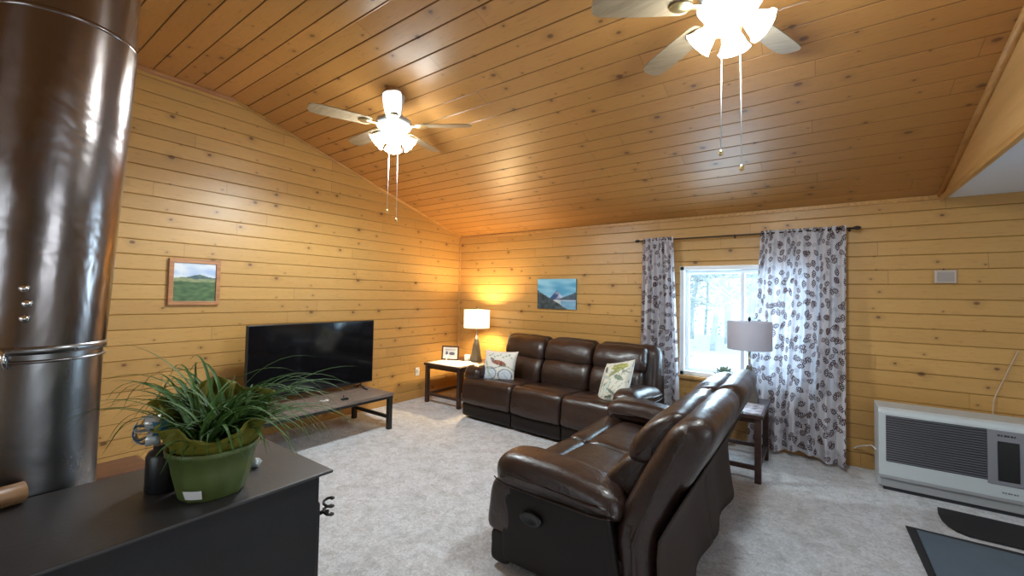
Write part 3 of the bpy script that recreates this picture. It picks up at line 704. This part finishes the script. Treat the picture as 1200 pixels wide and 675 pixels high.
# ------------------------------------------------------------------ curtains
t = thing('curtain_rod', 'thin dark curtain rod across the top of the window', 'curtain rod', (0, 0, 0))
RZZ = 2.185; RY_ = -.085
M().tube([(2.96, RY_, RZZ), (4.98, RY_, RZZ)], .007, 10).build('rod', 'black_metal', t)
for x in (2.95, 4.99): M().lathe([(0, -.03), (.014, -.02), (.02, 0), (.014, .02), (.006, .03)], 14, T(x, RY_, RZZ) @ RY(R(90))).build('finial', 'black_metal', t)
for x in (3.0, 3.98, 4.94): M().tube([(x, 0, RZZ+.0), (x, RY_, RZZ)], .006, 8).box(x-.008, x+.008, -.006, 0, RZZ-.02, RZZ+.02).build('bracket', 'black_metal', t)
def curtain(label, xt0, xt1, xb0, xb1, folds, seed, z0=.03, flare=0.):
    m = M(); nu, nv = 220, 90; uvs = []; rn = random.Random(seed); ph = [rn.uniform(0, 6) for _ in range(6)]
    W = (xt1-xt0)*1.9
    for j in range(nv+1):
        v = j/nv; zt = RZZ+.028; z = zt+(z0-zt)*v
        for i in range(nu+1):
            u = i/nu
            uw = u+.018*sin(u*2*pi*3+ph[0])+.012*sin(u*2*pi*5+ph[1])*v
            x = (xt0+(xt1-xt0)*uw)*(1-v)+(xb0+(xb1-xb0)*uw)*v+.03*sin(v*5+ph[2])*sin(pi*u)*v
            a = .018+.022*min(1, v*3)+.012*v
            f = sin(2*pi*folds*uw+ph[3]+.5*sin(v*3+ph[4]))+.35*sin(2*pi*folds*2.3*uw+ph[5])*(1-.5*v)
            y = RY_-.012+a*f*.8-.02*v-flare*v*v*u**5
            if v < .035: y = RY_+(.013 if sin(2*pi*folds*2*u) > 0 else -.013)*1.0+.3*(y-RY_)*v/.035
            zz = z-(.02*sin(u*9+ph[1])*v*v)
            m.v.append((x, min(y, -.012), zz)); uvs.append((u*W+seed, (1-v)*2.15))
    m.f = [(j*(nu+1)+i, j*(nu+1)+i+1, (j+1)*(nu+1)+i+1, (j+1)*(nu+1)+i) for j in range(nv) for i in range(nu)]
    o = m.build('curtain', 'curtain', fix=False, uv=lambda i: uvs[i]); return tag(o, label, 'curtain')
curtain('narrow gathered curtain with brown leaf print at the left of the window', 3.03, 3.37, 3.0, 3.46, 5, 2, .25)
curtain('wide curtain with brown leaf print, right of the window, reaching the floor', 4.22, 4.90, 4.10, 4.88, 6, 8, .05, .10)

# ------------------------------------------------------------------ heater
HX0, HX1, HY0, HY1 = 5.09, 5.97, -.48, -.16
t = thing('wall_heater', 'white oil heater with a dark grille on the floor against the window wall', 'heater', (HX0, HY0, 0)); HW, HD = HX1-HX0, HY1-HY0
b = M(); prof = [(.0, .10), (.0, .615), (.012, .64), (.04, .655), (HD, .655), (HD, .03), (.03, .03), (.02, .10)]
for x in (0, HW): b.v += [(x, y, z) for y, z in prof]
n = len(prof); b.f = [tuple(range(n)), tuple(range(n, 2*n))[::-1]]+[(i, (i+1) % n, n+(i+1) % n, n+i) for i in range(n)]
b.build('casing', 'heater_white', t, smooth=False, bevel=.006)
M().box(.002, HW-.002, -.006, .02, .10, .125).box(0.01, HW-.01, .012, .035, .03, .10).build('lower_panel', 'heater_low', t, smooth=False, bevel=.004)
M().box(.03, HW-.03, .03, HD-.02, 0, .032).build('foot_plate', 'slot', t, smooth=False)
gx0, gx1, gz0, gz1 = .045, .60, .235, .60
gr = M().box(gx0, gx1, -.002, .004, gz0, gz1).build('grille', 'slot', t, smooth=False)
sl = M()
for i in range(20):
    z = gz0+.012+(gz1-gz0-.02)*i/19.; sl.box(gx0, gx1, -.0, .016, -.0035, .0035, T(0, -.008, z) @ RX(R(-30)))
sl.build('slat', 'slat', gr, smooth=False)
M().box(gx1, HW-.045, -.008, .002, .215, gz1+.0).build('control_panel', 'heater_grey', t, smooth=False, bevel=.003)
M().box(gx1+.05, gx1+.155, -.013, -.006, .245, .525).build('control_window', 'black_plastic', t, smooth=False, bevel=.002)
bd = M()
for i, wd in enumerate((.012, .009, .014, .010, .012, .008)): bd.box(gx1+.05+.016*i, gx1+.05+.016*i+wd, -.0095, -.0075, .56, .572)
bd.build('badge', 'slot', t, smooth=False)
bd = M()
for i, wd in enumerate((.010, .008, .012, .007, .010, .008)): bd.box(gx1+.07+.014*i, gx1+.07+.014*i+wd, -.0015, .0005, .157, .165)
bd.build('small_mark', 'slat', t, smooth=False)
o = M().tube(spline([(5.10, -.30, .25), (5.07, -.22, .27), (5.05, -.12, .24), (4.99, -.05, .20), (4.96, -.02, .17)], 5, False), .006, 8).build('power_cord', 'cream'); tag(o, 'pale cord running from the left side of the heater', 'cord')
o = M().tube(spline([(5.80, -.14, .60), (5.83, -.04, .75), (5.90, -.02, .95), (5.97, -.015, 1.15)], 5, False), .0035, 8).build('wall_cable', 'beige'); tag(o, 'thin pale cable rising up the wall behind the heater', 'cord')

# ------------------------------------------------------------------ door mats
def mat_shape(name, label, pts, z0, z1, mat, border=None):
    m = M(); n = len(pts); m.v = [(x, y, z0) for x, y in pts]+[(x, y, z1) for x, y in pts]; m.f = [tuple(range(n))[::-1], tuple(range(n, 2*n))]+[(i, (i+1) % n, n+(i+1) % n, n+i) for i in range(n)]
    t = thing(name, label, 'mat'); m.build('mat_base', border or mat, t, smooth=False, bevel=.003)
    return t
t = mat_shape('door_mat', 'blue grey door mat with a black border, nearest the lower right corner', [(5.165, -1.125), (5.185, -2.05), (6.2, -2.03), (6.18, -1.10)], .001, .010, 'mat_black')
M().box(5.215, 6.14, -2.0, -1.165, .008, .014).build('pile', 'mat_blue', t, smooth=False)
rc = [(5.40, -.64)]+[(5.385, -.75), (5.385, -.86), (5.40, -.95), (5.43, -1.01), (5.48, -1.045)]+[(6.15, -1.04), (6.22, -1.0), (6.25, -.9), (6.25, -.66)]
mat_shape('rubber_mat', 'black rubber mat on the carpet in front of the heater', rc, .001, .016, 'mat_black')

# ------------------------------------------------------------------ ceiling fans
def bell(mat_, n=20):
    pts = [(.022, 0), (.03, -.012), (.045, -.035), (.06, -.065), (.068, -.09), (.078, -.112), (.088, -.122), (.083, -.121), (.07, -.11), (.06, -.088), (.052, -.062), (.037, -.035), (.018, -.006)]
    return M().lathe(pts, n, mat_, cap=False, wob=lambda a, z: 1+.035*(abs(z)/.12)**2*cos(a*8))
def fan(label, x, y, a0, group):
    cz = ceil_z(y); t = thing('ceiling_fan', label, 'ceiling fan', (x, y, cz), 0, group); tilt = RX(math.atan(-SL))
    M().lathe([(0, .02), (.085, .02), (.085, -.012), (.075, -.02), (0, -.02)], 32, tilt).build('ceiling_plate', 'trim_red', t)
    M().lathe([(.02, .0), (.088, -.03), (.082, -.07), (.062, -.16), (.055, -.20), (0, -.205)], 32).build('canopy', 'fan_white', t)
    M().lathe([(.03, -.19), (.05, -.215), (.11, -.225), (.145, -.245), (.15, -.285), (.13, -.315), (.08, -.33), (.06, -.345), (0, -.35)], 40).build('motor_housing', 'fan_white', t)
    hub = M().lathe([(.06, -.34), (.075, -.355), (.078, -.385), (.055, -.41), (.03, -.425), (0, -.43)], 32).build('light_kit', 'brass', t)
    for k in range(5):
        a = R(a0+72*k); mt = RZ(a)
        br = M().box(.12, .22, -.018, .018, -.300, -.294, mt).lathe([(0, -.303), (.045, -.303), (.05, -.298), (0, -.293)], 20, mt @ T(.235, 0, 0) @ Matrix.Diagonal((1.2, .9, 1, 1)))
        bo = M(); sh = spline([(.20, -.045), (.20, .045), (.32, .062), (.5, .068), (.62, .066), (.665, .045), (.675, 0), (.665, -.045), (.62, -.066), (.5, -.068), (.32, -.062)], 4)
        mm = mt @ T(0, 0, -.29) @ RX(R(11)); nn_ = len(sh)
        bo.v = [tuple(mm @ Vector((p[0], p[1], -.003))) for p in sh]+[tuple(mm @ Vector((p[0], p[1], .004))) for p in sh]
        bo.f = [tuple(range(nn_))[::-1], tuple(range(nn_, 2*nn_))]+[(i, (i+1) % nn_, nn_+(i+1) % nn_, nn_+i) for i in range(nn_)]
        b_ = bo.build('blade', 'blade', t, smooth=False); br.build('blade_bracket', 'brass', b_)
    for k in range(4):
        a = R(a0+20+90*k); mt = RZ(a) @ T(.052, 0, -.36) @ RY(R(-48)) @ Matrix.Scale(.86, 4)
        M().tube([mt @ Vector((0, 0, .02)), mt @ Vector((0, 0, -.03))], .02, 12).build('lamp_arm', 'brass', t)
        so = bell(mt @ T(0, 0, -.025)).build('lamp_glass', 'glow_glass', t)
        M().lathe([(.012, -.01), (.02, -.03), (.026, -.055), (.02, -.078), (0, -.086)], 14, mt @ T(0, 0, -.02)).build('bulb', 'glow_glass', so)
    for dx, dy, L in ((-.03, -.02, .60), (.045, .01, .68)):
        ch = M().tube([(dx, dy, -.42), (dx*1.1, dy, -.42-L*.5), (dx*1.15, dy, -.42-L)], .0022, 6).build('pull_chain', 'cream', t)
        M().lathe([(0, .012), (.007, .008), (.011, -.004), (.009, -.016), (0, -.022)], 12, T(dx*1.15, dy, -.42-L)).build('chain_bob', 'brass', ch)
    return t
fan('ceiling fan with lit glass shades, farther one, toward the gable wall', 1.74, -2.74, 32, 'ceiling fans')
fan('ceiling fan with lit glass shades, nearer one, cut by the top of the photo', 4.345, -2.78, 70, 'ceiling fans')

# ------------------------------------------------------------------ stove, flue, things on the stove
SX0, SX1, SY0, SY1, SH = 2.54, 3.12, -5.35, -4.065, .80
t = thing('wood_stove', 'large black iron wood stove with a flat top, at the left front', 'stove', ((SX0+SX1)/2, (SY0+SY1)/2, 0)); hx, hy = (SX1-SX0)/2, (SY1-SY0)/2
M().box(-hx+.03, hx-.035, -hy+.03, hy-.035, .10, SH-.012).build('body', 'iron', t, smooth=False, bevel=.008)
M().box(-hx, hx, -hy, hy, SH-.012, SH).build('top_plate', 'iron_top', t, smooth=False, bevel=.004)
M().box(-hx+.06, hx-.06, hy-.04, hy-.012, .25, .66).build('door', 'iron', t, smooth=False, bevel=.01)
d = M(); hp = [(.20, hy-.012, .60), (.20, hy+.02, .60), (.215, hy+.03, .60)]
d.tube(hp, .008, 8)
d.tube([(.225+.022*cos(a*.9), hy+.022+.018*sin(a*.9), .665-.075*a/16) for a in range(17)], .0055, 6); d.build('door_handle', 'black_metal', t)
for sx in (-1, 1):
    for sy in (-1, 1): M().lathe([(.03, 0), (.022, .02), (.02, .1)], 12, T(sx*(hx-.08), sy*(hy-.1), 0)).build('leg', 'iron', t)
# flue pipe: standing behind the stove, the upper length leaning a little
PX, PYY, PR = 2.335, -4.812, .19
def flue(z0, z1, r0_, r1_, ox0, ox1, name, mat, par, seam):
    m = M(); pts = []; n = 64; vs = []; nzz = 26
    for j in range(nzz+1):
        q = j/nzz; z = z0+(z1-z0)*q; r = r0_+(r1_-r0_)*q
        for i in range(n):
            a = 2*pi*i/n; dd = 1+.012*noise.noise(Vector((cos(a)*1.5, sin(a)*1.5, z*2.3)))
            o_ = ox0+(ox1-ox0)*q
            vs.append((r*dd*cos(a)+rt.x*o_, r*dd*sin(a)+rt.y*o_, z))
    m.add(vs, [(j*n+i, j*n+(i+1) % n, (j+1)*n+(i+1) % n, (j+1)*n+i) for j in range(nzz) for i in range(n)])
    return m.build(name, mat, par)
t = thing('stove_pipe', 'tall wide stainless steel flue pipe behind the stove', 'flue pipe', (PX, PYY, 0))
flue(.0, 1.315, PR, PR, 0, .008, 'lower_section', 'steel2', t, 0)
flue(1.29, 2.45, PR+.007, PR+.010, .008, .075, 'middle_section', 'steel', t, 0)
flue(2.43, 3.44, PR+.004, PR+.004, .072, .13, 'upper_section', 'steel', t, 0)
def ring(z, r, ox, h, mat):
    return M().lathe([(r, z), (r+.006, z+.002), (r+.008, z+h*.5), (r+.006, z+h-.002), (r, z+h)], 64, T(rt.x*ox, rt.y*ox, 0), cap=False).build('joint_band', mat, t)
ring(1.275, PR+.003, .008, .03, 'steel2'); ring(1.245, PR, .008, .012, 'steel2'); ring(2.44, PR+.004, .074, .02, 'steel')
va = math.atan2(CAM.y-PYY, CAM.x-PX)
for da, z in ((-.12, 1.40), (-.1, 1.45), (-.14, 1.50)):
    a = va+da+.0; M().lathe([(0, .012), (.01, .01), (.014, 0), (.014, -.004)], 12, T(cos(a)*(PR+.014)+.012, sin(a)*(PR+.014)+.008, z) @ RZ(a) @ RY(R(90))).build('rivet', 'chrome', t)
a = va-.3
M().tube([(cos(a-.03)*(PR+.012), sin(a-.03)*(PR+.012), 1.30), (cos(a+.03)*(PR+.018), sin(a+.03)*(PR+.018), 1.27), (cos(a+.05)*(PR+.014), sin(a+.05)*(PR+.014), 1.235)], .008, 8).build('clamp', 'chrome', t)

def ray(px, py_): return fw+rt*(px-600)/F-up*(py_-PY)/F
def on(px, py_, ax, v):
    d_ = ray(px, py_); return CAM+d_*((v-CAM[ax])/d_[ax])
# wooden stick on the stove
o = M().tube([(2.577, -4.83, .8355), (2.60, -4.95, .8355), (2.625, -5.07, .8355), (2.65, -5.19, .8355)], lambda q: .033+.002*sin(q*9), 14).build('wooden_stick', wood('stick_wood', (.34, .17, .065), (.18, .08, .03), 1)); tag(o, 'short round piece of wood lying on the stove beside the flue pipe', 'wood')
# reddish wooden box behind the stove
t = thing('firewood_box', 'reddish brown wooden box standing behind the stove', 'box', (1.93, -4.62, 0))
M().box(-.11, .11, -.35, .24, 0, .61).build('box_body', MAT.setdefault('box_wood', wood('dark_reddish_box_wood', (.17, .07, .035), (.08, .03, .015), 1)), t, smooth=False, bevel=.01)
M().box(-.125, .125, -.37, .26, .61, .645).build('box_lid', 'box_wood', t, smooth=False, bevel=.02)
# potted plant
PC = (2.952, -4.425, SH)
t = thing('potted_plant', 'arching grassy plant in a green pot with yellow green wrap, on the stove', 'plant', PC)
M().lathe([(0, 0), (.093, 0), (.099, .008), (.119, .09), (.131, .15), (.139, .152), (.140, .168), (.134, .17), (.128, .15), (.106, .06), (0, .05)], 72, wob=lambda a, z: 1+.018*cos(a*12)*(1 if z < .14 else .2)).build('plant_pot', 'pot', t)
M().lathe([(0, .15), (.128, .145)], 40, cap=False).build('soil', 'soil', t)
vd0 = math.atan2(CAM.y-PC[1], CAM.x-PC[0]); wp = M()
def wrapf(u, v):
    a = 2*pi*u; h = .135*(1-.45*cos(a-vd0)+.12*sin(a*5)); r = .121+.048*v**1.1+.010*v*sin(a*9+2*v)+.030*v*noise.noise(Vector((cos(a)*4, sin(a)*4, v*4)))+.008*noise.noise(Vector((cos(a)*11, sin(a)*11, v*8)))
    return (r*cos(a), r*sin(a), .158+h*v)
wp.grid(140, 12, wrapf).build('foil_wrap', 'wrap', t, solid=.0015, fix=False)
gl = M(); rg = random.Random(11)
vr = Vector((rt.x, rt.y, 0)).normalized(); vf = Vector((-vr.y, vr.x, 0))
for i in range(280):
    a = rg.uniform(0, 2*pi); d = Vector((cos(a), sin(a), 0)); side = d.dot(vr)
    tw = d.dot(-vf); L = rg.uniform(.2, .46)*(1.2 if abs(side) > .6 else .85)*(.62 if tw > .3 else 1); el = rg.uniform(.75, 1.5); p = Vector((rg.uniform(-.07, .07), rg.uniform(-.07, .07), .15)); w0 = rg.uniform(.0035, .0065)
    if i < 26:
        d = (vr*(1 if i % 2 else -1)+vf*rg.uniform(-.5, .6)).normalized(); L = rg.uniform(.46, .62); el = rg.uniform(.8, 1.25); w0 = .0032
    n_ = 14 if i < 26 else 11; ang = el; pts = [p.copy()]; droop = rg.uniform(.10, .23) if i >= 26 else rg.uniform(.13, .18)
    for j in range(n_):
        ang -= droop*(.35+j/n_*1.3); ang = max(ang, -.95); p = p+(d*cos(ang)+Vector((0, 0, sin(ang))))*L/n_; 
        if p.z < .02: p.z = .02
        pts.append(p.copy())
    sdv = Vector((-d.y, d.x, 0)); vs = []
    for j, q in enumerate(pts):
        w_ = w0*(1-(j/n_)**2)*(.6+.8*min(1, j/3))+.0003; vs += [q-sdv*w_+Vector((0, 0, w_*.4)), q, q+sdv*w_+Vector((0, 0, w_*.4))]
    gl.add(vs, [f for j in range(n_) for f in ((3*j, 3*j+1, 3*j+4, 3*j+3), (3*j+1, 3*j+2, 3*j+5, 3*j+4))])
gl.build('foliage', 'blade_leaf', t, fix=False)
# label sticker, ribbon bow
vd = math.atan2(CAM.y-PC[1], CAM.x-PC[0])
lb = M(); lb.grid(8, 4, lambda u, v: ((.1065+.012*v)*cos(vd-.75+.5*u), (.1065+.012*v)*sin(vd-.75+.5*u), .016+.032*v)); lb.build('label_sticker', 'paper_mat', t, fix=False)
MAT['ribbon_blue'] = plain('blue_ribbon', (.02, .12, .28), .35); MAT['ribbon_white'] = plain('silver_white_ribbon', (.55, .6, .62), .25, .3)
bw = M(); bc = Vector((0, 0, 0))-vr*.150-vf*.08+Vector((0, 0, .235))
def loop(c, dirv, L, W, upv):
    m_ = M(); sd = dirv.cross(upv).normalized()
    m_.grid(14, 2, lambda u, v: c+dirv*L*sin(pi*u)+upv*(L*.45*sin(2*pi*u))+sd*W*(v-.5)*(.6+.4*sin(pi*u))); return m_
for k, (du, dz, mt_) in enumerate(((-.9, .5, 'ribbon_white'), (.9, .25, 'ribbon_blue'), (-.7, -.1, 'ribbon_blue'), (.3, .8, 'ribbon_white'), (.4, -.5, 'ribbon_white'), (-.95, -.55, 'ribbon_white'))):
    dv = (vr*du*.7-vf*.35+Vector((0, 0, dz))).normalized(); loop(bc, dv, .052, .04, Vector((0, 0, 1)).cross(dv).cross(dv).normalized()).build('ribbon_loop', mt_, t, solid=.001, fix=False)
# crumpled foil bit and black canister
o = M().lathe([(0, 0), (.014, .004), (.018, .02), (.010, .034), (0, .038)], 9, wob=lambda a, z: 1+.4*sin(a*4+z*90)).build('foil_scrap', 'ribbon_white'); o.location = (2.86, -4.245, SH); tag(o, 'crumpled silver foil scrap on the stove beside the green pot', 'foil')
o = M().lathe([(0, 0), (.052, 0), (.055, .004), (.055, .12), (.048, .135), (.035, .142), (.035, .155), (0, .157)], 32, T(2.803, -4.522, SH)).build('canister', 'black_plastic'); tag(o, 'small black canister on the stove behind the green pot', 'canister')

# ------------------------------------------------------------------ light
wd = bpy.data.worlds.new('World'); SC.world = wd; wd.use_nodes = True
wd.node_tree.nodes['Background'].inputs[0].default_value = (.72, .89, 1., 1); wd.node_tree.nodes['Background'].inputs[1].default_value = 1.8
def light(name, typ, loc, e, c, rot=(0, 0, 0), **kw):
    l = bpy.data.lights.new(name, typ); l.energy = e; l.color = c
    for k, v in kw.items(): setattr(l, k, v)
    o = bpy.data.objects.new(name, l); COL.objects.link(o); o.location = loc; o.rotation_euler = rot; return o
light('corner_lamp_light', 'POINT', (.69, -.36, .545+.62), 85, (1., .72, .36), shadow_soft_size=.06)
light('fan_bulb_light', 'SPOT', (1.74, -2.74, 2.70), 92, (.84, .96, 1.), shadow_soft_size=.11, spot_size=R(180), spot_blend=.4)
light('fan_bulb_light', 'SPOT', (4.345, -2.78, 2.68), 48, (.84, .96, 1.), shadow_soft_size=.11, spot_size=R(180), spot_blend=.4)
light('window_daylight', 'AREA', ((WX0+WX1)/2, .35, (WZ0+WZ1)/2+.1), 42, (.6, .8, 1.), (R(90+8), 0, R(180)), shape='RECTANGLE', size=1.3, size_y=1.2)
light('assumed_side_daylight', 'AREA', (XE+.3, -4.2, 1.5), 14, (.86, .93, 1.), (0, R(90), 0), shape='RECTANGLE', size=1.2, size_y=2.0)  # added area light outside the assumed opening in the unseen right wall
light('rear_fill_light', 'AREA', (3.2, YB-.3, 1.5), 5, (.86, .93, 1.), (R(90), 0, 0), shape='RECTANGLE', size=2., size_y=1.2)  # added fill light behind the camera, no window is known there
